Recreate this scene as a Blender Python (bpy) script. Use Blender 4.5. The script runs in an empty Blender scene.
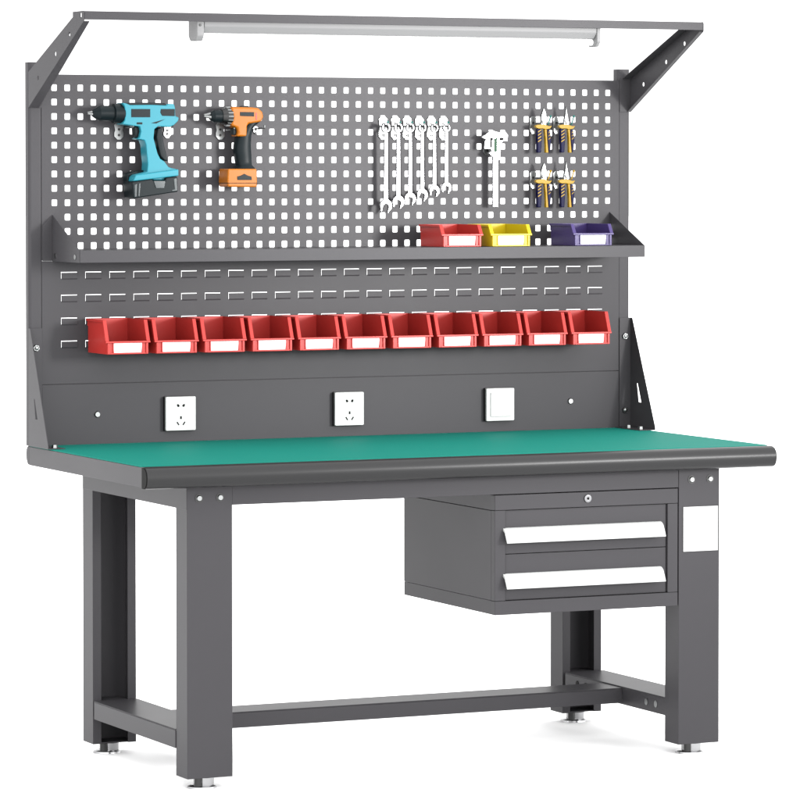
import bpy, bmesh, math, random
from mathutils import Vector, Matrix
random.seed(4)
scene = bpy.context.scene
C = scene.collection

# ------------------------------------------------------------------ camera
# pinhole of the photograph: focal 3942 px on an 800 px frame, level view with a small shift
F_PX, V0 = 3942.188, 284.409
yaw, pit = 0.439, -0.029
cam_d = bpy.data.cameras.new('camera'); cam = bpy.data.objects.new('camera', cam_d); C.objects.link(cam)
cam.location = (-4.51389, -10.00496, 1.57283)
fwd = Vector((math.sin(yaw) * math.cos(pit), math.cos(yaw) * math.cos(pit), math.sin(pit)))
rt = Vector((math.cos(yaw), -math.sin(yaw), 0)); up = rt.cross(fwd)
cam.rotation_euler = Matrix((rt, up, -fwd)).transposed().to_euler()
cam_d.sensor_width = 36; cam_d.lens = 36 * F_PX / 800
cam_d.shift_y = -(400 - V0) / 800
cam_d.clip_start = 0.1; cam_d.clip_end = 500
scene.camera = cam

# ------------------------------------------------------------------ light: an even white studio, one soft key from the right
WORLD = 3.2
world = bpy.data.worlds.new('World'); scene.world = world; world.use_nodes = True
wt = world.node_tree; bg = wt.nodes['Background']; bg.inputs[0].default_value = (1, 1, 1, 1)
# white studio all round, its front wall (behind the camera) and right side a little brighter than the back
wtc = wt.nodes.new('ShaderNodeTexCoord'); wdot = wt.nodes.new('ShaderNodeVectorMath'); wdot.operation = 'DOT_PRODUCT'
wdot.inputs[1].default_value = (.40, -1.75, 0)
wadd = wt.nodes.new('ShaderNodeMath'); wadd.operation = 'ADD'; wadd.inputs[1].default_value = WORLD
wt.links.new(wtc.outputs['Generated'], wdot.inputs[0]); wt.links.new(wdot.outputs['Value'], wadd.inputs[0])
wt.links.new(wadd.outputs['Value'], bg.inputs['Strength'])

def area(name, loc, target, sx, sy, power):
    d = bpy.data.lights.new(name, 'AREA'); d.shape = 'RECTANGLE'; d.size = sx; d.size_y = sy; d.energy = power
    d.color = (1, .995, .985)
    o = bpy.data.objects.new(name, d); C.objects.link(o); o.location = loc
    o.rotation_euler = (Vector(target) - Vector(loc)).to_track_quat('-Z', 'Y').to_euler()
    return o
key = area('key_softbox', (3.0, -5.2, 1.95), (-.05, 0, 1.42), 1.0, 1.0, 14.5)
key.data.spread = math.radians(25)            # gridded: it lights the back panel, little of the floor
scene.view_settings.view_transform = 'Standard'; scene.view_settings.look = 'None'
scene.view_settings.exposure = 0; scene.view_settings.gamma = 1
scene.render.engine = 'CYCLES'

# ------------------------------------------------------------------ materials
def mat(name, col, rough=.5, metal=0., spec=.25, bump=0., bscale=900., var=0., emit=None, rvar=0.):
    m = bpy.data.materials.new(name); m.use_nodes = True
    nt = m.node_tree; b = nt.nodes['Principled BSDF']
    b.inputs['Base Color'].default_value = (*col, 1); b.inputs['Roughness'].default_value = rough
    b.inputs['Metallic'].default_value = metal; b.inputs['Specular IOR Level'].default_value = spec
    tc = nt.nodes.new('ShaderNodeTexCoord')
    if bump:
        n = nt.nodes.new('ShaderNodeTexNoise'); n.inputs['Scale'].default_value = bscale; n.inputs['Detail'].default_value = 2
        bp = nt.nodes.new('ShaderNodeBump'); bp.inputs['Strength'].default_value = bump; bp.inputs['Distance'].default_value = .0004
        nt.links.new(tc.outputs['Object'], n.inputs['Vector']); nt.links.new(n.outputs['Fac'], bp.inputs['Height'])
        nt.links.new(bp.outputs['Normal'], b.inputs['Normal'])
    if var or rvar:
        n2 = nt.nodes.new('ShaderNodeTexNoise'); n2.inputs['Scale'].default_value = 3.5; n2.inputs['Detail'].default_value = 4
        nt.links.new(tc.outputs['Object'], n2.inputs['Vector'])
        if var:
            r = nt.nodes.new('ShaderNodeMapRange'); r.inputs['To Min'].default_value = 1 - var; r.inputs['To Max'].default_value = 1 + var
            v = nt.nodes.new('ShaderNodeVectorMath'); v.operation = 'SCALE'; v.inputs[0].default_value = col
            nt.links.new(n2.outputs['Fac'], r.inputs['Value']); nt.links.new(r.outputs['Result'], v.inputs['Scale'])
            nt.links.new(v.outputs['Vector'], b.inputs['Base Color'])
        if rvar:
            r = nt.nodes.new('ShaderNodeMapRange'); r.inputs['To Min'].default_value = rough - rvar; r.inputs['To Max'].default_value = rough + rvar
            nt.links.new(n2.outputs['Fac'], r.inputs['Value']); nt.links.new(r.outputs['Result'], b.inputs['Roughness'])
    if emit:
        b.inputs['Emission Color'].default_value = (1, 1, 1, 1); b.inputs['Emission Strength'].default_value = emit
    return m
M = dict(
    paint=mat('grey_powder_coat', (.0325, .0314, .0340), .36, 0, .08, .25, 1400, .03, rvar=.04),
    rubber_edge=mat('dark_grey_edging', (.0135, .0135, .014), .30, 0, .15, .1, 900),
    mat=mat('green_rubber_mat', (.0072, .122, .096), .62, 0, .03, .35, 1800, .03, rvar=.04),
    red=mat('red_plastic', (.26, .017, .014), .36, 0, .2, .08, 500),
    yellow=mat('yellow_plastic', (.33, .25, .0035), .36, 0, .2, .08, 500),
    purple=mat('purple_plastic', (.028, .018, .075), .36, 0, .2, .08, 500),
    card=mat('white_card', (.40, .40, .40), .6, 0, .1),
    white=mat('white_plastic', (.36, .365, .36), .4, 0, .15),
    slot=mat('black_recess', (.006, .006, .006), .6, 0, .06),
    chrome=mat('bright_steel', (.165, .165, .17), .22, 1, .5, .05, 300),
    zinc=mat('zinc_plated_steel', (.20, .205, .205), .3, 1, .5, .05, 300),
    foot=mat('worn_zinc', (.30, .30, .305), .22, 1, .5, .05, 300),
    steel_dark=mat('dark_steel', (.035, .035, .035), .35, 1, .5),
    aqua=mat('aqua_plastic', (.013, .128, .165), .38, 0, .15, .1, 700),
    orange=mat('orange_plastic', (.215, .064, .002), .38, 0, .15, .1, 700),
    black=mat('black_rubber', (.003, .0055, .0066), .40, 0, .09, .2, 900),
    navy=mat('navy_grip', (.0022, .0022, .019), .4, 0, .06),
    ygrip=mat('yellow_grip', (.20, .118, .002), .4, 0, .15),
    green=mat('green_badge', (.002, .030, .010), .4, 0, .1),
    teal=mat('teal_cap', (.005, .07, .06), .4, 0, .2),
    lamp=mat('lamp_housing', (.140, .140, .142), .4, 0, .1),
    tube=mat('lit_tube', (.8, .8, .8), .4, 0, .3, emit=1.0),
    smoke=mat('smoked_plastic', (.012, .018, .020), .25, 0, .35),
    floor=mat('white_studio_floor', (.96, .96, .96), .8, 0, .05, .05, 60),
)

# ------------------------------------------------------------------ mesh helpers
class MB:
    def __init__(s): s.bm = bmesh.new()
    def box(s, x0, x1, y0, y1, z0, z1):
        v = [s.bm.verts.new((x, y, z)) for x in (x0, x1) for y in (y0, y1) for z in (z0, z1)]
        for f in ((0, 1, 3, 2), (4, 6, 7, 5), (0, 4, 5, 1), (2, 3, 7, 6), (0, 2, 6, 4), (1, 5, 7, 3)):
            s.bm.faces.new([v[i] for i in f])
        return s
    def prism(s, pts, ax, a, b, holes=()):
        """outline pts in the plane across axis ax ('x': (y,z), 'y': (x,z), 'z': (x,y)), from a to b, with through holes"""
        def P(p, t): return {'x': (t, p[0], p[1]), 'y': (p[0], t, p[1]), 'z': (p[0], p[1], t)}[ax]
        loops = [list(pts)] + [list(h) for h in holes]
        tmp = bmesh.new(); es = []
        idx = []
        for lp in loops:
            vs = [tmp.verts.new(P(p, 0)) for p in lp]; idx.append(vs)
            es += [tmp.edges.new((vs[i], vs[(i + 1) % len(vs)])) for i in range(len(vs))]
        if len(loops) == 1: tmp.faces.new(idx[0])
        else: bmesh.ops.triangle_fill(tmp, use_beauty=True, edges=es)
        tmp.verts.index_update()
        faces = [[v.index for v in f.verts] for f in tmp.faces]
        co = []
        for lp in loops: co += lp
        va = [s.bm.verts.new(P(p, a)) for p in co]; vb = [s.bm.verts.new(P(p, b)) for p in co]
        for f in faces:
            s.bm.faces.new([va[i] for i in f]); s.bm.faces.new([vb[i] for i in reversed(f)])
        k = 0
        for lp in loops:
            n = len(lp)
            for i in range(n):
                j = (i + 1) % n
                s.bm.faces.new((va[k + i], va[k + j], vb[k + j], vb[k + i]))
            k += n
        tmp.free(); return s
    def cone(s, p0, p1, r0, r1=None, n=20):
        r1 = r0 if r1 is None else r1
        p0 = Vector(p0); p1 = Vector(p1); d = (p1 - p0).normalized()
        a = d.orthogonal().normalized(); b = d.cross(a)
        A = [s.bm.verts.new(p0 + (a * math.cos(t) + b * math.sin(t)) * r0) for t in [2 * math.pi * i / n for i in range(n)]]
        B = [s.bm.verts.new(p1 + (a * math.cos(t) + b * math.sin(t)) * r1) for t in [2 * math.pi * i / n for i in range(n)]]
        s.bm.faces.new(A[::-1]); s.bm.faces.new(B)
        for i in range(n): s.bm.faces.new((A[i], A[(i + 1) % n], B[(i + 1) % n], B[i]))
        return s
    def loft(s, secs, n=28, e=.72):
        rings = []
        for z, x0, x1, y0, y1 in secs:
            cx, cy, a, b = (x0 + x1) / 2, (y0 + y1) / 2, (x1 - x0) / 2, (y1 - y0) / 2
            rings.append([s.bm.verts.new((cx + a * math.copysign(abs(math.cos(t)) ** e, math.cos(t)), cy + b * math.copysign(abs(math.sin(t)) ** e, math.sin(t)), z)) for t in [2 * math.pi * i / n for i in range(n)]])
        s.bm.faces.new(rings[0]); s.bm.faces.new(rings[-1][::-1])
        for A, B in zip(rings, rings[1:]):
            for i in range(n): s.bm.faces.new((A[i], A[(i + 1) % n], B[(i + 1) % n], B[i]))
        return s
    def tube(s, pts, r, n=10):
        for i in range(len(pts) - 1): s.cone(pts[i], pts[i + 1], r, r, n)
        for p in pts[1:-1]: s.ball(p, r)
        return s
    def ball(s, p, r, sc=(1, 1, 1)):
        bmesh.ops.create_uvsphere(s.bm, u_segments=14, v_segments=9, radius=r, matrix=Matrix.Translation(p) @ Matrix.Diagonal((*sc, 1)))
        return s
    def build(s, name, m, parent=None, bevel=0, seg=2, loc=None, smooth=40):
        bmesh.ops.recalc_face_normals(s.bm, faces=s.bm.faces)
        me = bpy.data.meshes.new(name); s.bm.to_mesh(me); s.bm.free()
        me.materials.append(m)
        o = bpy.data.objects.new(name, me); C.objects.link(o)
        if parent: o.parent = parent
        if loc: o.location = loc
        for p in me.polygons: p.use_smooth = True
        if bevel:
            bv = o.modifiers.new('bevel', 'BEVEL'); bv.width = bevel; bv.segments = seg; bv.limit_method = 'ANGLE'; bv.angle_limit = math.radians(35)
            bv.harden_normals = False
        me.set_sharp_from_angle(angle=math.radians(smooth))
        if bevel:
            wn = o.modifiers.new('normals', 'WEIGHTED_NORMAL'); wn.keep_sharp = False; wn.weight = 80
            for e in me.edges: e.use_edge_sharp = False
        return o
def circ(cx, cy, r, n=12, ry=None, a0=0):
    ry = r if ry is None else ry
    return [(cx + r * math.cos(a0 + 2 * math.pi * i / n), cy + ry * math.sin(a0 + 2 * math.pi * i / n)) for i in range(n)]
def rrect(x0, x1, y0, y1, r, n=3):
    out = []
    for cx, cy, a in ((x1 - r, y1 - r, 0), (x0 + r, y1 - r, 90), (x0 + r, y0 + r, 180), (x1 - r, y0 + r, 270)):
        for i in range(n + 1):
            t = math.radians(a + 90 * i / n); out.append((cx + r * math.cos(t), cy + r * math.sin(t)))
    return out
def tag(o, label, cat, group=None):
    o['label'] = label; o['category'] = cat
    if group: o['group'] = group
    return o
def thing(name, label, cat, loc, group=None):
    o = bpy.data.objects.new(name, None); C.objects.link(o); o.location = loc; o.empty_display_size = .05
    return tag(o, label, cat, group)
def copy_tree(o, parent=None):
    c = o.copy(); C.objects.link(c)
    if parent: c.parent = parent
    for ch in list(o.children): copy_tree(ch, c)
    return c

# ------------------------------------------------------------------ floor
fl = MB(); fl.box(-60, 60, -14, 120, -.05, 0); fl = fl.build('floor', M['floor']); fl['kind'] = 'structure'

# ------------------------------------------------------------------ the workbench
W = thing('workbench', 'grey steel workbench with green top, two drawers, pegboard back and overhead lamp frame', 'workbench', (0, 0, 0))
G = M['paint']
ZT = .8293                                     # worktop height
def part(mb, name, m=None, bevel=.0012, parent=None, **k): return mb.build(name, m or G, parent or W, bevel, **k)

# worktop: slab, rounded nose front and back, green mat on top
top = part(MB().box(-.9062, .9062, -.800, .034, .7768, ZT - .0022), 'worktop', bevel=.0008)
nose = [(-.8005, .7735), (-.8005, ZT - .0005)]
fr = [(-.822, ZT - .0005), (-.8325, ZT - .005), (-.8400, ZT - .013), (-.8436, ZT - .0265), (-.8415, ZT - .041), (-.8350, ZT - .0515), (-.825, .7735)]
part(MB().prism(nose + fr, 'x', -.9082, .9082), 'front_edging', M['rubber_edge'], .0006, top)
for s in (-1, 1):
    part(MB().prism([(-.8085, .7745), (-.8085, ZT - .002), (-.8215, ZT - .002), (-.8310, ZT - .0062), (-.8383, ZT - .0136), (-.8416, ZT - .0265), (-.8395, ZT - .0402), (-.8335, ZT - .0500), (-.8240, .7745)], 'x', *sorted((s * .9083, s * .9108))), 'edging_cap', M['slot'], .0006, top)
bk = [(.0345, .7785), (.0345, ZT - .001), (.044, ZT - .001), (.054, ZT - .01), (.0575, ZT - .025), (.053, ZT - .04), (.044, .7785)]
part(MB().prism(bk, 'x', -.9063, .9063), 'rear_edging', G, .0006, top)
part(MB().prism(rrect(-.9058, .9058, -.8000, .0335, .004), 'z', ZT - .0018, ZT + .0012), 'green_mat', M['mat'], .0006, top)

# frame under the top
part(MB().box(-.6486, .6486, -.7690, -.745, .7216, .7780), 'apron')
part(MB().box(-.6486, .6486, -.035, -.0218, .7216, .7780), 'apron')
for s in (-1, 1):
    x0, x1 = sorted((s * .7738, s * .7660))
    part(MB().box(x0, x1, -.7700, -.0225, .7130, .7780), 'side_rail')

def leg(sx, front):
    """a folded channel: web outward, two flanges with short return lips"""
    t = .003; xa, xb = sorted((sx * .6488, sx * .7731))
    mb = MB(); z0, z1 = .0291, .7778
    yo, yi = (-.7704, -.6950) if front else (-.0218, -.0972)
    d = 1 if front else -1
    w0, w1 = sorted((yo, yo + d * t))
    lp = .024
    out = [(xa, yo), (xb, yo), (xb, yi), (xb - lp, yi), (xb - lp, yi - d * t), (xb - t, yi - d * t), (xb - t, yo + d * t),
           (xa + t, yo + d * t), (xa + t, yi - d * t), (xa + lp, yi - d * t), (xa + lp, yi), (xa, yi)]
    mb.prism(out, 'z', z0, z1)
    L = part(mb, 'leg', bevel=.0008)
    # closing plate near the foot carries the levelling foot
    cx, cy = (xa + xb) / 2, (yo + yi) / 2
    part(MB().box(xa + t + .0003, xb - t - .0003, min(yo + d * (t + .0003), yi - d * (t + .0003)), max(yo + d * (t + .0003), yi - d * (t + .0003)), z0 + .0005, z0 + .0035), 'foot_plate', None, .0004, L)
    fx = cx - .008 if sx < 0 else cx - .008
    ft = MB(); ft.cone((fx, cy, 0.0002), (fx, cy, .005), .038, .037, 32); ft.cone((fx, cy, .005), (fx, cy, .008), .037, .029, 32)
    ft.cone((fx + .006, cy, .008), (fx + .006, cy, .027), .026, .027, 32)
    ft = ft.build('levelling_foot', M['foot'], L)
    b = MB(); b.cone((fx - .019, cy - .024, .0075), (fx - .019, cy - .024, .0285), .010, .010, 16)
    b.build('foot_dark_side', M['steel_dark'], L)  # dark cylinder stands in for the dark reflection on the foot's left side
    if front:
        for bx in ((-.7399, -.6823) if sx < 0 else (.6875, .7445)):
            b = MB(); b.cone((bx, yo - .0002, .7419), (bx, yo - .0012, .7419), .0112, .0112, 24); b.build('washer', M['steel_dark'], L)
            b = MB(); b.cone((bx, yo - .0012, .7419), (bx, yo - .0048, .7419), .0082, .0062, 24)
            b.build('bolt', M['zinc'], L)
    return L
leg(-1, True); RL = leg(1, True); leg(-1, False); leg(1, False)
part(MB().box(.6600, .7705, -.7713, -.7706, .5470, .6700), 'plate_border', M['steel_dark'], .0003, RL)
pl = part(MB().box(.6620, .7682, -.7722, -.7714, .5487, .6686), 'blank_plate', M['card'], .0006, RL)

# lower stretchers: one along each side, one across
def channel(pts_holes, name, x0, x1, y0, y1, z0, z1, holes=()):
    mb = MB()
    t = .003
    mb.box(x0, x1, y0, y1, z1 - t, z1)
    mb.prism([(y0, z0), (y1, z0), (y1, z1 - t), (y0, z1 - t)], 'x', x0, x0 + t, holes)
    mb.prism([(y0, z0), (y1, z0), (y1, z1 - t), (y0, z1 - t)], 'x', x1 - t, x1, holes)
    mb.box(x0 + t, x1 - t, y0, y0 + t, z0, z1 - t); mb.box(x0 + t, x1 - t, y1 - t, y1, z0, z1 - t)
    return mb
for s in (-1, 1):
    x0, x1 = sorted((s * .7752, s * .6500))
    b = channel(None, '', x0, x1, -.6945, -.110, .0985, .1480)
    B = part(b, 'side_stretcher', bevel=.0014)
    part(MB().box(x0 + .024, x1 - .024, -.1095, -.030, .1, .1465), 'tongue', None, .0008, B)
    if s > 0:
        for y in (-.6424, -.5888, -.185, -.235):
            h = MB(); h.prism(circ(y, .1234, .0085, 16, .0095), 'x', .6499, .6488); h.build('hole_disc', M['zinc'] if y < -.4 else M['slot'], B)  # discs in place of holes, pale toward the front, black toward the back
cb = MB(); cb.box(-.6496, .6496, -.4500, -.447, .1025, .1415); cb.box(-.6496, .6496, -.335, -.332, .1025, .1415)
cb.box(-.6496, .6496, -.4500, -.332, .1418, .1448)
part(cb, 'cross_stretcher', bevel=.0014)

# drawer cabinet
cx0, cx1, cy0, cy1, cz0, cz1 = .0977, .6458, -.7704, -.2091, .4038, .7195
ox0, ox1, oz0, oz1 = .1287, .6150, .4405, .6800
cab = MB(); t = .002
cab.box(cx0, cx0 + t, cy0 + .0225, cy1, cz0 + .0375, cz1 - .0415); cab.box(cx1 - t, cx1, cy0 + .0225, cy1, cz0 + .0375, cz1 - .0415)
cab.box(cx0 + .0008, cx1 - .0008, cy0 + .0225, cy1, cz1 - .0405, cz1); cab.box(cx0 + .0008, cx1 - .0008, cy0 + .0225, cy1, cz0, cz0 + .0368)
cab.box(cx0 + .01, cx1 - .01, cy1 - .003, cy1 - .001, cz0 + .03, cz1 - .03)
cabo = part(cab, 'drawer_cabinet', bevel=.0008)
ff = MB()
ff.box(cx0, cx1, cy0, cy0 + .022, oz1, cz1); ff.box(cx0, cx1, cy0, cy0 + .022, cz0, oz0)
ff.box(cx0, ox0, cy0 + .0006, cy0 + .022, oz0 + .0006, oz1 - .0008); ff.box(ox1, cx1, cy0 + .0006, cy0 + .022, oz0 + .0006, oz1 - .0008)
part(ff, 'front_frame', None, .0012, cabo)
lk = MB(); lk.prism(circ(.3719, .702, .0105, 28), 'y', cy0 - .0035, cy0 - .0002, [circ(.3719, .702, .0035, 10)]); lk.build('lock', M['chrome'], cabo, .0006)
lk = MB(); lk.cone((.3719, cy0 - .0018, .702), (.3719, cy0 - .0004, .702), .0034, .0034, 12); lk.build('keyhole', M['slot'], cabo)
for z0, z1, hz0, hz1 in ((.5638, .6785, .5940, .6330), (.4415, .5626, .4735, .5123)):
    d = part(MB().box(ox0 + .002, ox1 - .002, cy0 + .0065, cy0 + .021, z0, z1), 'drawer', bevel=.0015)
    y0 = cy0 + .0061
    pr = [(y0, hz1), (y0 - .008, hz1 - .0015), (y0 - .017, hz1 - .008), (y0 - .0265, hz0 + .012), (y0 - .031, hz0 + .0015), (y0 - .030, hz0), (y0 - .0275, hz0 + .001), (y0 - .014, hz1 - .013), (y0, hz1 - .004)]
    part(MB().prism(pr, 'x', .1215, .5960), 'handle', M['white'], .0006, d)
    part(MB().box(.130, .588, y0 - .0012, y0 - .0002, hz0 - .0035, hz1 - .006), 'handle_recess', M['steel_dark'], 0, d)

# uprights
for s in (-1, 1):
    x0, x1 = sorted((s * .9165, s * .8765))
    u = MB(); u.prism(rrect(x0, x1, .0012, .034, .008, 4), 'z', ZT + .0015, 1.8625)
    part(u, 'upright', bevel=.0006)

# pegboard: 46 x 12 square holes, real openings through a thin sheet
PX, PZ, NC, NR = .0375, .0387, 46, 12
hx0, hz0 = -.8438, 1.7944
def pegboard():
    bm = bmesh.new(); t = .0016; R0 = rrect(-.0081, .0081, -.0088, .0088, .0026, 2)
    y0, y1 = 0.0, t
    x_l, x_r, z_t, z_b = -.8800, .8800, 1.8300, 1.3290
    # outer cell grid
    xs = [hx0 + (i - .5) * PX for i in range(NC + 1)]; zs = [hz0 - (j - .5) * PZ for j in range(NR + 1)]
    zs[-1] = hz0 - 10.5 * PZ - .0335 if zs[-1] < z_b + .002 else zs[-1]
    cache = {}
    def V(x, y, z):
        k = (round(x, 5), round(y, 5), round(z, 5))
        if k not in cache: cache[k] = bm.verts.new((x, y, z))
        return cache[k]
    for i in range(NC):
        for j in range(NR):
            cx, cz = hx0 + i * PX, hz0 - j * PZ
            ring = [(cx + a, cz + b) for a, b in R0]
            if j == 9 and i in (0, NC - 1):
                for y in (y0, y1): bm.faces.new([V(xs[i], y, zs[j]), V(xs[i + 1], y, zs[j]), V(xs[i + 1], y, zs[j + 1]), V(xs[i], y, zs[j + 1])])
                continue
            q = [(xs[i + 1], zs[j]), (xs[i], zs[j]), (xs[i], zs[j + 1]), (xs[i + 1], zs[j + 1])]
            n = len(ring) // 4
            for y, rev in ((y0, 0), (y1, 1)):
                for c in range(4):
                    for k in range(n - 1):
                        f = [V(q[c][0], y, q[c][1]), V(ring[c * n + k][0], y, ring[c * n + k][1]), V(ring[c * n + k + 1][0], y, ring[c * n + k + 1][1])]
                        bm.faces.new(f)
                    c2 = (c + 1) % 4
                    a, b = ring[c * n + n - 1], ring[c2 * n]
                    bm.faces.new([V(q[c][0], y, q[c][1]), V(a[0], y, a[1]), V(b[0], y, b[1]), V(q[c2][0], y, q[c2][1])])
            for k in range(len(ring)):
                a, b = ring[k], ring[(k + 1) % len(ring)]
                bm.faces.new([V(a[0], y0, a[1]), V(b[0], y0, b[1]), V(b[0], y1, b[1]), V(a[0], y1, a[1])])
    bmesh.ops.recalc_face_normals(bm, faces=bm.faces)
    mb = MB(); mb.bm.free(); mb.bm = bm
    X0, X1, Z1, Z0 = xs[0], xs[-1], zs[0], zs[-1]
    for a in ((x_l, X0, z_b, z_t), (X1, x_r, z_b, z_t), (X0, X1, Z1, z_t), (X0, X1, z_b, Z0)):
        mb.box(a[0], a[1], 0, t, a[2], a[3])
    # folded rim round the sheet
    mb.box(x_l, x_l + t, t, .0011 + t, z_b, z_t); mb.box(x_l, x_r, t, .014, z_t - t, z_t)
    o = mb.build('pegboard_panel', G, W)
    for p in o.data.polygons: p.use_smooth = False
    return o
pegboard()

# louvred panel: pressed tongues standing 4 mm off rectangular openings
LX = [-.8026 + i * .0698 for i in range(24)]; LZ = [1.2877, 1.2262, 1.1640, 1.1020]
lm = MB(); hw, hh = .0230, .0103
lz0, lz1 = .9962, 1.3278
xs = [-.8800]
holes = []
lm_xs = sorted([-.8800, .8800] + [x - hw for x in LX] + [x + hw for x in LX]); lm_zs = sorted([lz0, lz1] + [z - hh for z in LZ] + [z + hh for z in LZ])
for i in range(len(lm_xs) - 1):
    for j in range(len(lm_zs) - 1):
        if i % 2 == 1 and j % 2 == 1: continue
        for y in (0.0, .0015):
            v = [lm.bm.verts.new(p) for p in ((lm_xs[i], y, lm_zs[j]), (lm_xs[i + 1], y, lm_zs[j]), (lm_xs[i + 1], y, lm_zs[j + 1]), (lm_xs[i], y, lm_zs[j + 1]))]
            lm.bm.faces.new(v)
bmesh.ops.remove_doubles(lm.bm, verts=lm.bm.verts, dist=1e-5)
for x in LX:
    for z in LZ:
        # tongue: hinged at the bottom edge, open at top and sides
        pr = [(.0012, z - hh), (.0, z - hh + .0), (-.0024, z - hh + .0035), (-.0024, z + hh - .0017), (-.0016, z + hh - .0017), (-.0022, z - hh + .0042)]
        lm.prism(pr, 'x', x - hw, x + hw)
o = lm.build('louvre_panel', G, W)
for p in o.data.polygons: p.use_smooth = False

# socket panel with sockets and a switch
sp = part(MB().box(-.8800, .8800, -.0004, .0014, ZT + .0016, .9940), 'socket_panel', bevel=.0006)
part(MB().box(-.8790, .8790, .0060, .0075, .9800, 1.0100), 'seam_backing')  # added backing behind the seam, so the gap shows dark instead of white
for x in (-.7226, .7226):
    b = MB(); b.cone((x, -.0006, .9110), (x, -.0052, .9110), .0088, .0066, 24); b.build('bolt', M['zinc'], sp)
def wallplate(x, name):
    w, h, z = .0440, .0462, .9080
    bx = part(MB().prism(rrect(x - w - .0015, x + w + .0015, z - h - .0015, z + h + .0015, .004), 'y', -.0100, -.0016), name, M['steel_dark'], .0006)  # dark backing box: gasket and the plate's side shadow in one colour
    part(MB().prism(rrect(x - w, x + w, z - h, z + h, .003), 'y', -.0175, -.0102), 'face_plate', M['white'], .0012, bx)
    if name == 'power_socket':
        for dx in (-1, 1):
            s = MB(); s.prism([(x + dx * .0035, z + .0205), (x + dx * .0065, z + .0255), (x + dx * .0115, z + .0260), (x + dx * .0115, z + .0205), (x + dx * .0080, z + .0175)], 'y', -.0180, -.0176)
            s.build('pin_hole', M['slot'], bx)
            c, sn = math.cos(math.radians(55)), math.sin(math.radians(55)) * dx
            px, pz = x + dx * .0088, z - .0270
            s = MB(); s.prism([(px + a * c - b * sn, pz + a * sn + b * c) for a, b in ((-.0052, -.0018), (.0052, -.0018), (.0052, .0018), (-.0052, .0018))], 'y', -.0180, -.0176)
            s.build('pin_hole', M['slot'], bx)
        s = MB(); s.prism([(x - .0025, z - .0150), (x + .0025, z - .0150), (x + .0025, z - .0070), (x - .0025, z - .0070)], 'y', -.0180, -.0176)
        s.build('pin_hole', M['slot'], bx)
    else:
        part(MB().prism(rrect(x - .032, x + .032, z - .034, z + .034, .002), 'y', -.0205, -.0176), 'rocker', M['white'], .0015, bx)
wallplate(-.4852, 'power_socket'); wallplate(.0207, 'power_socket'); wallplate(.4908, 'light_switch')

# shelf under the pegboard
sh = MB(); sh.box(-.8485, .8485, -.2090, -.0004, 1.3580, 1.3600); sh.box(-.8500, .8500, -.2113, -.2093, 1.3272, 1.3598)
sh = part(sh, 'shelf', bevel=.0008)
for s in (-1, 1):
    a, b = sorted((s * .8490, s * .8508))
    e = MB(); tri = [(-.0004, 1.3272), (-.0004, 1.4522), (-.2088, 1.3602), (-.2088, 1.3272)]
    e.prism(tri, 'x', a, b)
    a, b = sorted((s * .8509, s * .8790))
    e.prism([(a, 1.3280), (b, 1.3280), (b, 1.4230 if s > 0 else 1.4518), (a, 1.4518 if s > 0 else 1.4230)] if s > 0 else [(a, 1.3280), (b, 1.3280), (b, 1.4518), (a, 1.4230)], 'y', -.0022, -.0004)
    eo = part(e, 'end_plate', None, .0005, sh)
    for y, z in ((-.0239, 1.3420), (-.1773, 1.3420)):
        h = MB(); h.prism(circ(y, z, .0072, 16, .0068), 'x', s * .8487 if s > 0 else s * .8509, s * .8475 if s > 0 else s * .8523); h.build('rivet', M['zinc'], sh)

# lamp arms
def arm(s):
    a, b = sorted((s * .9160, s * .9180))
    mb = MB()
    web = [(-.0012, 1.7395), (-.0012, 1.8360), (-.3430, 1.9710), (-.3430, 1.9845), (-.4215, 1.9845), (-.4250, 1.9800), (-.4250, 1.9600), (-.4230, 1.9570)]
    hl = [circ(-.3180, 1.9275, .0062, 12), circ(-.2120, 1.8785, .0062, 12), circ(-.0790, 1.8180, .0062, 12),
          rrect(-.4080, -.3985, 1.9660, 1.9800, .003, 2)]
    mb.prism(web, 'x', a, b, hl)
    # flanges folded inward along both slanting edges, mounting flange against the upright
    i0, i1 = sorted((s * .8900, s * .9158))
    for (p, q), t in ((((-.0012, 1.7395), (-.4215, 1.9565)), 1), (((-.0012, 1.8360), (-.3430, 1.9710)), -1)):
        d = Vector((q[0] - p[0], q[1] - p[1])).normalized(); n = Vector((-d.y, d.x)) * .002 * (-t if t > 0 else 1)
        if n.y < 0 and t > 0: n = -n
        if n.y > 0 and t < 0: n = -n
        w0, w1 = ((.028, .015) if s < 0 else (.010, .010)) if t > 0 else (.026, .026)
        lo = []
        for pp in (p, (p[0] + n.x, p[1] + n.y)):
            qq = (pp[0] - p[0] + q[0], pp[1] - p[1] + q[1])
            lo.append([mb.bm.verts.new(v) for v in ((s * .9158, *pp), (s * (.9158 - w0), *pp), (s * (.9158 - w1), *qq), (s * .9158, *qq))])
        mb.bm.faces.new(lo[0]); mb.bm.faces.new(lo[1][::-1])
        for k in range(4): mb.bm.faces.new((lo[0][k], lo[0][(k + 1) % 4], lo[1][(k + 1) % 4], lo[1][k]))
    f0, f1 = sorted((s * .8810, s * .9158))
    mb.box(f0, f1, -.0026, -.0004, 1.7400, 1.8350)
    return part(mb, 'lamp_arm', bevel=.0005)
arm(-1); arm(1)
lb = MB(); lb.box(-.9155, .9155, -.4245, -.4225, 1.9618, 1.9838); lb.box(-.9155, .9155, -.4222, -.3480, 1.9818, 1.9838);
part(lb, 'lamp_rail', bevel=.0006)
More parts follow.
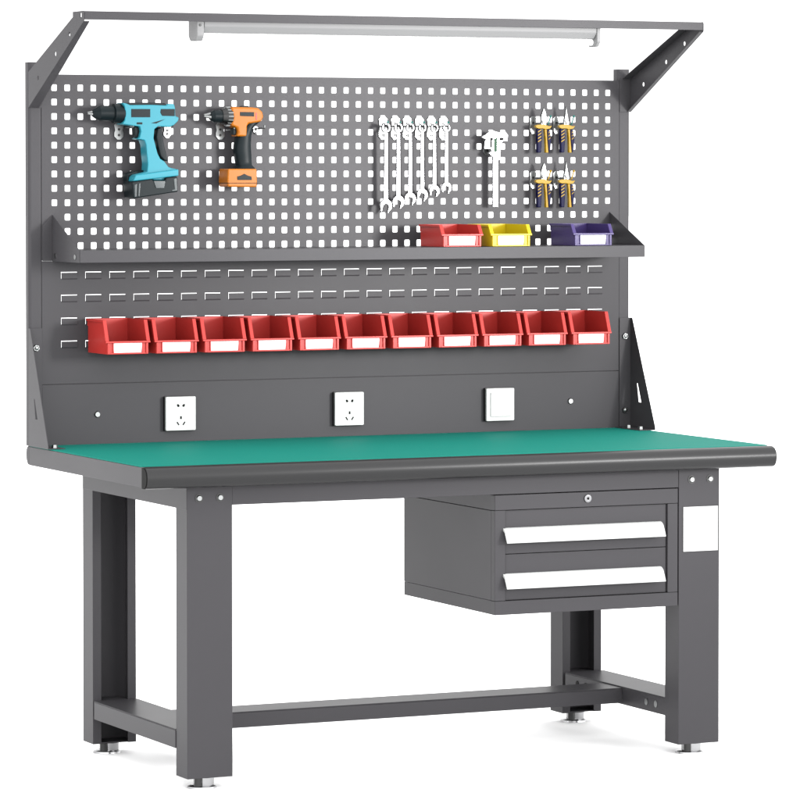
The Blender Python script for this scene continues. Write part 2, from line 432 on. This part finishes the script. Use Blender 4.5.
lp = part(MB().prism([(-.412, 1.9813), (-.352, 1.9813), (-.352, 1.9500), (-.364, 1.9335), (-.400, 1.9335), (-.412, 1.9500)], 'x', -.5760, .5880), 'batten_lamp', M['lamp'], .002)
for x0, x1, y0 in ((-.5975, -.5765, -.4130), (.5885, .6005, -.4130)):
    part(MB().prism([(y0, 1.9813), (y0 + .062, 1.9813), (y0 + .062, 1.925), (y0 + .050, 1.912), (y0 + .012, 1.912), (y0, 1.925)], 'x', x0, x1), 'end_cap', M['lamp'], .003, lp)
tb = MB(); tb.cone((-.5764, -.382, 1.9245), (.5884, -.382, 1.9245), .0085, .0085, 20); tb.build('light_tube', M['tube'], lp)
b = MB(); b.cone((-.5885, -.4131, 1.9530), (-.5885, -.4150, 1.9530), .0035, .0030, 12); b.build('screw', M['steel_dark'], lp)

# gusset brackets between uprights and worktop
for s in (-1, 1):
    a, b = sorted((s * .9170, s * .9186)); a, b = (a, b) if s > 0 else (a, b)
    if s < 0: a, b = -.9186, -.9170
    mb = MB()
    mb.prism([(.0006, ZT + .0016), (.0006, 1.1475), (-.012, 1.1475), (-.1500, ZT + .010), (-.1500, ZT + .0016)], 'x', a, b,
             [[(-.052, .906), (-.041, .960), (-.046, .960), (-.068, .906)]])
    f0, f1 = sorted((s * .8812, s * .9168))
    mb.box(f0, f1, -.0035, -.0018, ZT + .0036, 1.1475)
    f0, f1 = sorted((s * .8690, s * .9168))
    mb.box(f0, f1, -.1480, -.0036, ZT + .0014, ZT + .0034)
    g = part(mb, 'gusset_bracket', bevel=.0004)
    for z in (1.0945, .8815):
        b_ = MB(); b_.cone((s * .8985, -.0037, z), (s * .8985, -.0090, z), .0100, .0085, 6); b_.ball((s * .8985, -.0095, z), .006, (1, .5, 1)); b_.build('bolt', M['zinc'], g)
    for y in (-.045, -.118):
        b_ = MB(); b_.cone((s * .888, y, ZT + .0035), (s * .888, y, ZT + .0115), .0085, .0075, 6); b_.build('bolt', M['zinc'], g)

# ------------------------------------------------------------------ plastic bins
def make_bin(m, label, cat='bin', H=.0915, D=.126):
    r = thing('storage_bin', label, cat, (0, 0, 0))
    t = .0022; w = .0582; hf = .0345      # half width, depth, height, front height
    mb = MB()
    side = [(0, 0), (0, H), (-D, H), (-.1455, hf), (-.1440, 0)]
    for s in (-1, 1):
        a, b = sorted((s * w, s * (w - t))); mb.prism(side, 'x', a, b)
    mb.box(-w + t, w - t, -t, 0, 0, H)                        # back
    mb.box(-w + t, w - t, -.1430, -t, 0, t)                   # bottom
    mb.box(-w + t, w - t, -.1452, -.1432, 0, hf)              # front
    # rims: along the side tops and the sloping front edges, thick lip over the front
    for s in (-1, 1):
        a, b = sorted((s * (w + .0002), s * (w + .0055)))
        mb.prism([(0, H), (0, H - .006), (-D - .0005, H - .006), (-D, H)], 'x', a, b)
        mb.prism([(-D - .0003, H), (-D + .0057, H), (-.1395, hf + .001), (-.1475, hf + .001)], 'x', *sorted((s * (w - .0045), s * (w + .0056))))
    mb.box(-w - .0058, w + .0058, -.1500, -.1400, hf - .0040, hf + .0008)
    # label frame and corner ribs on the front
    for s in (-1, 1):
        a, b = sorted((s * w, s * (w - .0065))); mb.box(a, b, -.1486, -.1453, .0006, hf - .0042)
        a, b = sorted((s * (w - .0150), s * (w - .0180))); mb.box(a, b, -.1478, -.1453, .0012, hf - .0042)
    mb.box(-w + .0066, w - .0066, -.1482, -.1453, .0004, .0040)
    # hanging lip at the back
    mb.box(-w - .0010, w + .0010, .0003, .0030, H - .020, H)
    mb.build('bin_body', m, r, .0007)
    c = MB(); c.prism([(-.0395, .0045), (.0385, .0045), (.0410, hf - .0044), (-.0415, hf - .0044)], 'y', -.1474, -.1456); c.build('label_card', M['card'], r)
    return r
order = ['leftmost', 'second', 'third', 'fourth', 'fifth', 'sixth', 'seventh', 'eighth', 'ninth', 'tenth', 'rightmost']
proto = make_bin(M['red'], '')
for i in range(11):
    o = proto if i == 0 else copy_tree(proto)
    o.location = (-.6930 + i * .1402, -.0075, 1.0800)
    if i == 0: l = 'red plastic bin at the left end of the row hung below the shelf'
    elif i == 10: l = 'red plastic bin at the right end of the row hung below the shelf'
    elif i == 5: l = 'red plastic bin in the middle of the hung row, sixth from the left'
    else: l = 'red plastic bin, %s from the left in the row hung on the louvred panel' % order[i]
    tag(o, l, 'bin', 'red bins hung in a row')
proto = make_bin(M['red'], '', H=.0610, D=.132)
o = proto; o.location = (.2800, -.0540, 1.3603); tag(o, 'red plastic bin standing on the shelf beside the yellow bin', 'bin', 'bins on the shelf')
for x, k, l in ((.4315, 'yellow', 'yellow plastic bin standing on the shelf'), (.6900, 'purple', 'dark purple plastic bin standing alone near the right end of the shelf')):
    o = copy_tree(proto); o.location = (x, -.0540, 1.3603); tag(o, l, 'bin', 'bins on the shelf')
    for ch in o.children:
        if ch.name.startswith('bin_body'): ch.data = ch.data.copy(); ch.data.materials[0] = M[k]

# ------------------------------------------------------------------ pegboard hooks
def hook(x, z, h, label, w=.0135, prong=.050, px=0., pz=-.012, tip=True, up=.009):
    """plate clipped to the board with two screws and an upturned prong; local origin on the board"""
    r = thing('pegboard_hook', label, 'hook', (x, 0, z), 'steel hooks on the pegboard')
    mb = MB()
    c = .006
    mb.prism([(-w + c, 0), (w - c, 0), (w, -c), (w * .8, -h * .45), (w, -h * .6), (w, -h + c * 1.5), (w * .35, -h), (-w * .35, -h), (-w, -h + c * 1.5), (-w, -h * .6), (-w * .8, -h * .45), (-w, -c)], 'y', -.0035, -.0006)
    mb.build('plate', M['zinc'], r, .0006)
    for zz in (-.018, -h + .0125):
        s = MB(); s.cone((0, -.0037, zz), (0, -.0062, zz), .0036, .0030, 10); s.build('screw', M['steel_dark'], r)
    p = MB(); p.tube([(px, -.0036, pz), (px, -prong + .004, pz), (px, -prong, pz + .003), (px, -prong - .001, pz + up)], .0026, 10)
    p.build('prong', M['zinc'], r)
    if tip:
        t = MB(); t.ball((px, -prong - .001, pz + .0105), .0034); t.build('tip_cap', M['teal'], r)
    return r

# ------------------------------------------------------------------ six combination wrenches
WX = [.1239, .1619, .1985, .2360, .2737, .3111]; WB = [-.1951, -.1838, -.1743, -.1629, -.1515, -.1420]
wl = ['longest steel combination wrench, leftmost on the pegboard', 'second longest steel combination wrench, second from the left',
      'third longest steel wrench hanging between the second and fourth of the row', 'fourth steel wrench from the left, slightly shorter than the third',
      'fifth steel wrench from the left, second shortest of the row', 'shortest steel wrench, rightmost of the row beside the caliper']
hl = ['leftmost wrench hook, carrying the longest wrench', 'hook carrying the second longest wrench', 'hook carrying the third wrench from the left',
      'hook carrying the fourth wrench from the left', 'hook carrying the fifth wrench from the left', 'rightmost wrench hook, carrying the shortest wrench']
for i, (x, b) in enumerate(zip(WX, WB)):
    k = 1 - .035 * i
    r = thing('wrench', wl[i], 'wrench', (x, -.034, 1.6905), 'steel wrenches in a row')
    L = 1.6905 - (1.65 + b)                    # ring centre to the lowest tip
    mb = MB(); mb.prism(circ(0, 0, .0138 * k, 28), 'y', -.0042, .0042, [circ(0, .0, .0078 * k, 12)])
    mb.build('ring_end', M['chrome'], r, .0010)
    mb = MB(); zb = -L + .030 * k
    mb.prism([(-.0052 * k, -.0120 * k), (.0052 * k, -.0120 * k), (.0060 * k, -L * .5), (.0072 * k, zb), (-.0072 * k, zb), (-.0060 * k, -L * .5)], 'y', -.0028, .0028)
    mb.build('shank', M['chrome'], r, .0012)
    # open jaw, turned 15 degrees
    R = .0186 * k; pts = []
    for a in range(-62 + 90 + 180 - 90, 0): pass
    ang = [math.radians(a) for a in range(-52, 233, 15)]
    outer = [(R * math.cos(a), R * math.sin(a)) for a in ang]
    wj = .0085 * k
    inner = [(-wj, -R * .62), (-wj, -.0010 * k), (-wj * .55, .0050 * k), (wj * .55, .0050 * k), (wj, -.0010 * k), (wj, -R * .62)]
    pts = outer + [(-R * .78, -R * .93), (-wj, -R * .98)] + inner[1:-1] + [(wj, -R * .98), (R * .78, -R * .93)]
    ca, sa = math.cos(math.radians(-14)), math.sin(math.radians(-14)); zc = -L + R * .98
    pts = [(px * ca - pz * sa, px * sa + pz * ca + zc) for px, pz in pts]
    mb = MB(); mb.prism(pts, 'y', -.0038, .0038); mb.build('open_jaw', M['chrome'], r, .0010)
    hook(x + .0065, 1.7215, .064, 'steel pegboard ' + hl[i], .0135, .047, -.0065, -.0262)

# ------------------------------------------------------------------ vernier caliper
r = thing('caliper', 'silver caliper with a green badge hanging jaws up on the pegboard', 'caliper', (.46, -.03, 1.6))
body = [(-.0388, .0653), (-.025, .0740), (-.0132, .0823), (.0006, .0831), (.0144, .0796), (.0361, .0818), (.044, .072), (.0429, .0536), (.0302, .055), (.0215, .0479),
        (.0192, .003), (.0152, .0005), (-.0022, .0005), (-.0022, .01), (-.0112, .0146), (-.0164, .0224), (-.0073, .0259), (-.0101, .0323), (-.0309, .0322), (-.0298, .0523), (-.025, .0594)]
MB().prism(body, 'y', -.0070, .0020).build('slider', M['chrome'], r, .0012)
MB().box(-.0021, .0146, -.0042, .0022, -.1312, .0003).build('beam', M['chrome'], r, .0008)
MB().prism([(.0005, .0611), (.0096, .064), (.0090, .0245), (.0000, .0240)], 'y', -.0082, -.0072).build('badge', M['green'], r, .0003)
MB().box(.0175, .0295, -.0080, -.0072, .0560, .0650).build('display', M['slot'], r)
MB().box(-.0120, -.0068, -.0080, -.0072, .0357, .0640).build('jaw_slot', M['slot'], r)
MB().cone((-.0215, -.0071, .0455), (-.0215, -.0090, .0455), .0048, .0044, 16).build('thumb_screw', M['zinc'], r)
hook(.4560, 1.6700, .055, 'steel pegboard hook carrying the caliper', .0130, .036, .0, -.0150, False)

# ------------------------------------------------------------------ four pliers
def pliers(x, z, needle, label):
    r = thing('needle_nose_pliers' if needle else 'combination_pliers', label, 'pliers', (x, -.034, z), 'pliers on the pegboard')
    if needle: jaw = [(-.0025, .0550), (.0003, .0345), (.0060, .0085), (.0050, -.002), (-.0110, -.002), (-.0105, .0110), (-.0068, .0260)]
    else: jaw = [(0, .0502), (.0048, .0405), (.0092, .0210), (.0078, -.002), (-.0085, -.002), (-.0092, .0250), (-.0040, .0400)]
    MB().prism(jaw, 'y', -.0060, .0030).build('jaw', M['zinc'], r, .0014)
    MB().prism([(-.0288, -.0010), (-.0202, .0020), (-.001, .0035), (.0157, -.0021), (.0244, -.0008), (.0181, -.0093), (.0037, -.0111), (-.0058, -.0086), (-.0178, -.0095), (-.0259, -.0066)], 'y', -.0085, .0035).build('guard', M['ygrip'], r, .0012)
    MB().cone((-.001, -.0086, .0065), (-.001, -.0072 - .0022, .0065), .0040, .0036, 16).build('pivot', M['zinc'], r)
    h = MB().prism([(-.0240, -.0096), (-.0095, -.0090), (-.0067, -.0300), (-.0100, -.0767), (-.0215, -.0776), (-.0225, -.0384)], 'y', -.0085, .0045).build('grip', M['navy'], r, .0024)
    s = MB()
    for q in range(4):
        zz = -.0175 - q * .0092
        s.prism([(-.0210, zz - .0030), (-.0105, zz + .0035), (-.0103, zz + .0068), (-.0208, zz + .0005)], 'y', -.0092, -.0083)
    s.build('stripe', M['ygrip'], h, .0003)
    h = MB().prism([(.0085, -.0115), (.0166, -.0115), (.0222, -.0383), (.0185, -.0745), (.0140, -.0775), (.0098, -.0390)], 'y', -.0085, .0045).build('grip', M['navy'], r, .0020)
    s = MB()
    for q in range(3):
        zz = -.0215 - q * .0092
        s.prism([(.0128, zz - .0010), (.0188, zz + .0040), (.0196, zz + .0070), (.0132, zz + .0022)], 'y', -.0092, -.0083)
    s.build('stripe', M['ygrip'], h, .0003)
    MB().prism([(.0010, -.0107), (.0080, -.0112), (.0094, -.0384), (.0134, -.0773), (.0052, -.0774), (.0042, -.0384)], 'y', -.0080, .0040).build('inner_grip', M['ygrip'], r, .0014)
    return r
for x, z, nd, l, hlab in ((.6173, 1.6994, False, 'navy and yellow blunt pliers, upper left of the four on the pegboard', 'upper left blunt'),
                          (.6917, 1.6997, True, 'navy and yellow needle-nose pliers, upper right of the four on the pegboard', 'upper right needle-nose'),
                          (.6175, 1.5439, False, 'navy and yellow blunt pliers, lower left of the four above the shelf', 'lower left blunt'),
                          (.6919, 1.5438, True, 'navy and yellow needle-nose pliers, lower right of the four above the shelf', 'lower right needle-nose')):
    pliers(x, z, nd, l)
    hook(x - .0160, z + .0260, .050, 'steel pegboard hook carrying the %s pliers' % hlab, .0110, .040, .0100, -.0200, False)
    t = MB(); t.tube([(x + .006, -.0016, z - .012), (x + .0105, -.046, z + .004), (x + .0165, -.047, z + .024)], .0017, 8)
    t.ball((x + .0170, -.047, z + .0260), .0034)
    t = t.build('retaining_wire', M['teal'] if z > 1.6 else M['ygrip'])
    tag(t, 'thin %s wire clip across the %s pliers' % ('teal' if z > 1.6 else 'yellow', hlab), 'clip', 'wire clips on the pliers')

# ------------------------------------------------------------------ aqua drill
r = thing('cordless_drill', 'aqua and black cordless drill hanging on the left of the pegboard', 'drill', (-.6, 0, 1.65), 'cordless drills')
body = [(-.0764, .1040), (-.0646, .102), (-.0547, .0977), (.0089, .0988), (.0508, .0976), (.0568, .1021), (.0728, .1015), (.076, .0911), (.0768, .0688), (.0868, .0651), (.0848, .0558), (.0727, .0446), (.0607, .0397), (.0267, .041),
        (.016, .0332), (.0135, .0091), (.0187, -.0095), (.0246, -.0318), (.0326, -.0466), (.0445, -.054), (.0565, -.0689), (.0645, -.0719), (.0805, -.0745), (.0825, -.0931), (.0485, -.0968), (.0464, -.1042), (.0125, -.1042), (.0085, -.0994),
        (-.0074, -.1005), (-.0492, -.1079), (-.0472, -.0967), (-.0392, -.0893), (-.0054, -.0819), (-.0034, -.0615), (-.0065, -.0318), (-.0084, -.0096), (-.0132, .0034), (-.0231, .0052), (-.035, .007), (-.0271, .0108), (-.0231, .0275),
        (-.0262, .0404), (-.0389, .0415), (-.0766, .0465), (-.0698, .0569), (-.0674, .0754), (-.0705, .0938)]
housing = MB().prism(body, 'y', -.0760, -.0300).build('housing', M['aqua'], r, .0045, 3)
MB().prism([(-.066, .0965), (.052, .0965), (.052, .1035), (.02, .1050), (-.05, .1045), (-.064, .102)], 'y', -.0690, -.0370).build('top_strip', M['black'], r, .002)
MB().prism([(-.0515, .0873), (.0033, .0876), (.0033, .0654), (-.0516, .0651)], 'y', -.0770, -.0755).build('side_panel', M['black'], r, .0006)
MB().prism([(.034, .0878), (.0745, .0881), (.0745, .0688), (.038, .0693), (.0328, .0778)], 'y', -.0770, -.0755).build('vent', M['black'], r, .0006)
MB().prism([(.006, .0498), (.024, .0544), (.046, .0604), (.03, .0529), (.02, .0484)], 'y', -.0766, -.0755).build('swoosh', M['black'], r)
MB().prism([(-.0357, .0515), (-.0198, .0515), (-.0198, .046), (-.0357, .0459)], 'y', -.0766, -.0755).build('selector', M['black'], r)
MB().prism([(.0272, .0345), (.0395, .0398), (.0419, .0167), (.0466, -.0093), (.0577, -.054), (.0465, -.051), (.0353, -.0391), (.0274, -.0094), (.0233, .0129)], 'y', -.0700, -.0360).build('rear_grip', M['black'], r, .003)
MB().prism([(-.0385, .0405), (-.0223, .0405), (-.0199, .0276), (-.0232, .0109), (-.0311, .009), (-.0370, .0182)], 'y', -.0640, -.0420).build('trigger', M['black'], r, .003)
ch = MB(); ch.cone((-.0675, -.0500, .0752), (-.0940, -.0500, .0752), .0268, .0262, 40); ch.cone((-.0940, -.0500, .0752), (-.0955, -.0500, .0752), .0262, .0205, 40)
ch.build('collar', M['black'], r)
ch = MB(); ch.cone((-.0952, -.0500, .0752), (-.1350, -.0500, .0752), .0205, .0200, 40); ch.cone((-.1350, -.0500, .0752), (-.1480, -.0500, .0752), .0200, .0120, 40); ch.cone((-.1480, -.0500, .0752), (-.1540, -.0500, .0752), .0120, .0080, 30)
ch = ch.build('chuck', M['black'], r)
for q in range(3):
    a = math.radians(90 + 120 * q); c = MB(); c.cone((-.1535, -.05 + .004 * math.cos(a), .0752 + .004 * math.sin(a)), (-.1670, -.05 + .0022 * math.cos(a), .0752 + .0022 * math.sin(a)), .0036, .0018, 8); c.build('jaw', M['zinc'], ch)
bt = MB().prism([(-.055, -.1089), (.0034, -.1012), (.0082, -.106), (.0413, -.1061), (.0441, -.0979), (.0773, -.0938), (.0792, -.1359), (-.0500, -.1541)], 'y', -.0880, -.0180).build('battery', M['black'], r, .004, 3)
MB().prism([(.0074, -.1062), (.0417, -.1062), (.0384, -.1265), (.0145, -.1264)], 'y', -.0900, -.0870).build('latch', M['smoke'], bt, .001)
for pts in ([(-.0475, -.1165), (-.0400, -.1145), (-.0420, -.1490), (-.0470, -.1500)], [(-.0350, -.1135), (-.0300, -.1125), (-.0330, -.1475), (-.0370, -.1480)],
            [(.0660, -.1010), (.0745, -.0990), (.0760, -.1330), (.0620, -.1345), (.0600, -.1310), (.0690, -.1290)]):
    MB().prism(pts, 'y', -.0892, -.0872).build('battery_rib', M['smoke'], bt, .0006)
MB().prism([(-.0550, -.0870), (-.0300, -.0790), (.0500, -.0745), (.0770, -.0900), (.0785, -.1340), (-.0500, -.1525)], 'y', -.0490, -.0170).build('battery_base', M['black'], r, .004, 3)
MB().prism([(-.043, -.0905), (.082, -.0745), (.082, -.0930), (.049, -.0965), (-.050, -.1075)], 'y', -.0862, -.0500).build('battery_shoe', M['aqua'], r, .003)
hook(-.6590, 1.7010, .046, 'front steel hook under the nose of the aqua drill', .0135, .066, .018, -.0130, False, .005)
hook(-.5180, 1.6990, .040, 'rear steel hook behind the grip of the aqua drill', .0110, .060, -.006, -.0070, False)

# ------------------------------------------------------------------ orange drill
r = thing('cordless_drill', 'orange and black cordless drill hanging right of the aqua one', 'drill', (-.43, 0, 1.65), 'cordless drills')
MB().prism([(.0728, .0933), (.0783, .0951), (.1357, .0944), (.1543, .0922), (.1661, .082), (.1698, .0683), (.1635, .0557), (.1505, .0529), (.1245, .0493), (.1208, .0425), (.1197, .0135), (.0882, .015), (.0941, .0253), (.0912, .0382), (.0801, .0423), (.0727, .0439), (.0783, .0661)],
           'y', -.0700, -.0250).build('housing', M['orange'], r, .0065, 3)
MB().loft([(.0560, .1300, .1665, -.0660, -.0290), (.0500, .1200, .1580, -.0665, -.0285), (.0400, .1150, .1440, -.0670, -.0280), (.0140, .0945, .1385, -.0685, -.0265), (.0000, .0930, .1378, -.0690, -.0260), (-.0120, .0905, .1378, -.0690, -.0260),
           (-.0250, .0898, .1385, -.0690, -.0260), (-.0400, .0925, .1393, -.0685, -.0265), (-.0550, .0955, .1402, -.0680, -.0270), (-.0640, .0970, .1412, -.0690, -.0260), (-.0700, .0900, .1470, -.0740, -.0230), (-.0736, .0870, .1495, -.0760, -.0220)], e=.8).build('grip', M['black'], r)
MB().prism([(.0830, .0373), (.0954, .0373), (.0976, .0254), (.0924, .0179), (.0824, .0202)], 'y', -.0590, -.0380).build('trigger', M['black'], r, .002)
MB().prism([(.0985, .0815), (.1404, .0811), (.1404, .0692), (.0985, .0703)], 'y', -.0708, -.0692).build('side_panel', M['black'], r, .0005)
MB().prism([(.1449, .0801), (.1489, .0795), (.1489, .0597), (.1448, .0603)], 'y', -.0706, -.0692).build('speed_selector', M['red'], r, .0004)
MB().prism([(.105, .092), (.135, .092), (.130, .0985), (.110, .0985)], 'y', -.0560, -.0400).build('level_bump', M['black'], r, .002)
cl = MB(); cl.cone((.0785, -.0475, .0690), (.0660, -.0475, .0690), .0262, .0245, 40); cl.cone((.0660, -.0475, .0690), (.0520, -.0475, .0690), .0245, .0190, 40)
rb = MB()
for q in range(16):
    a = 2 * math.pi * q / 16; rb.cone((.0790, -.0475 + .0255 * math.cos(a), .0690 + .0255 * math.sin(a)), (.0645, -.0475 + .0250 * math.cos(a), .0690 + .0250 * math.sin(a)), .0019, .0014, 6)
cl = cl.build('torque_collar', M['steel_dark'], r); rb.build('grip_ribs', M['zinc'], cl)
ch = MB(); ch.cone((.0525, -.0475, .0693), (.0300, -.0475, .0693), .0172, .0168, 36); ch.cone((.0300, -.0475, .0693), (.0200, -.0475, .0693), .0168, .0105, 36)
ch = ch.build('chuck', M['black'], r)
for q in range(3):
    a = math.radians(90 + 120 * q); c = MB(); c.cone((.0215, -.0475 + .006 * math.cos(a), .0700 + .006 * math.sin(a)), (.0020, -.0475 + .0025 * math.cos(a), .0710 + .0025 * math.sin(a)), .0045, .0022, 8); c.build('jaw', M['zinc'], ch)
bt = MB().prism([(.0571, -.0736), (.1421, -.0736), (.1439, -.1112), (.142, -.1241), (.057, -.123), (.0552, -.1077)], 'y', -.0850, -.0200).build('battery', M['orange'], r, .004, 3)
MB().prism([(.0835, -.0947), (.0935, -.0924), (.1046, -.0873), (.1157, -.0924), (.1257, -.0948), (.1272, -.1043), (.0843, -.1043)], 'y', -.0862, -.0846).build('release_button', M['black'], bt, .0006)
MB().box(.0552, .1436, -.0856, -.0195, -.1135, -.1120).build('seam', M['slot'], bt)
hook(-.3620, 1.7020, .046, 'front steel hook under the chuck of the orange drill', .0130, .060, .018, -.0190, False, .006)
hook(-.2560, 1.6930, .020, 'rear steel hook behind the grip of the orange drill', .0090, .045, .008, -.006, False)
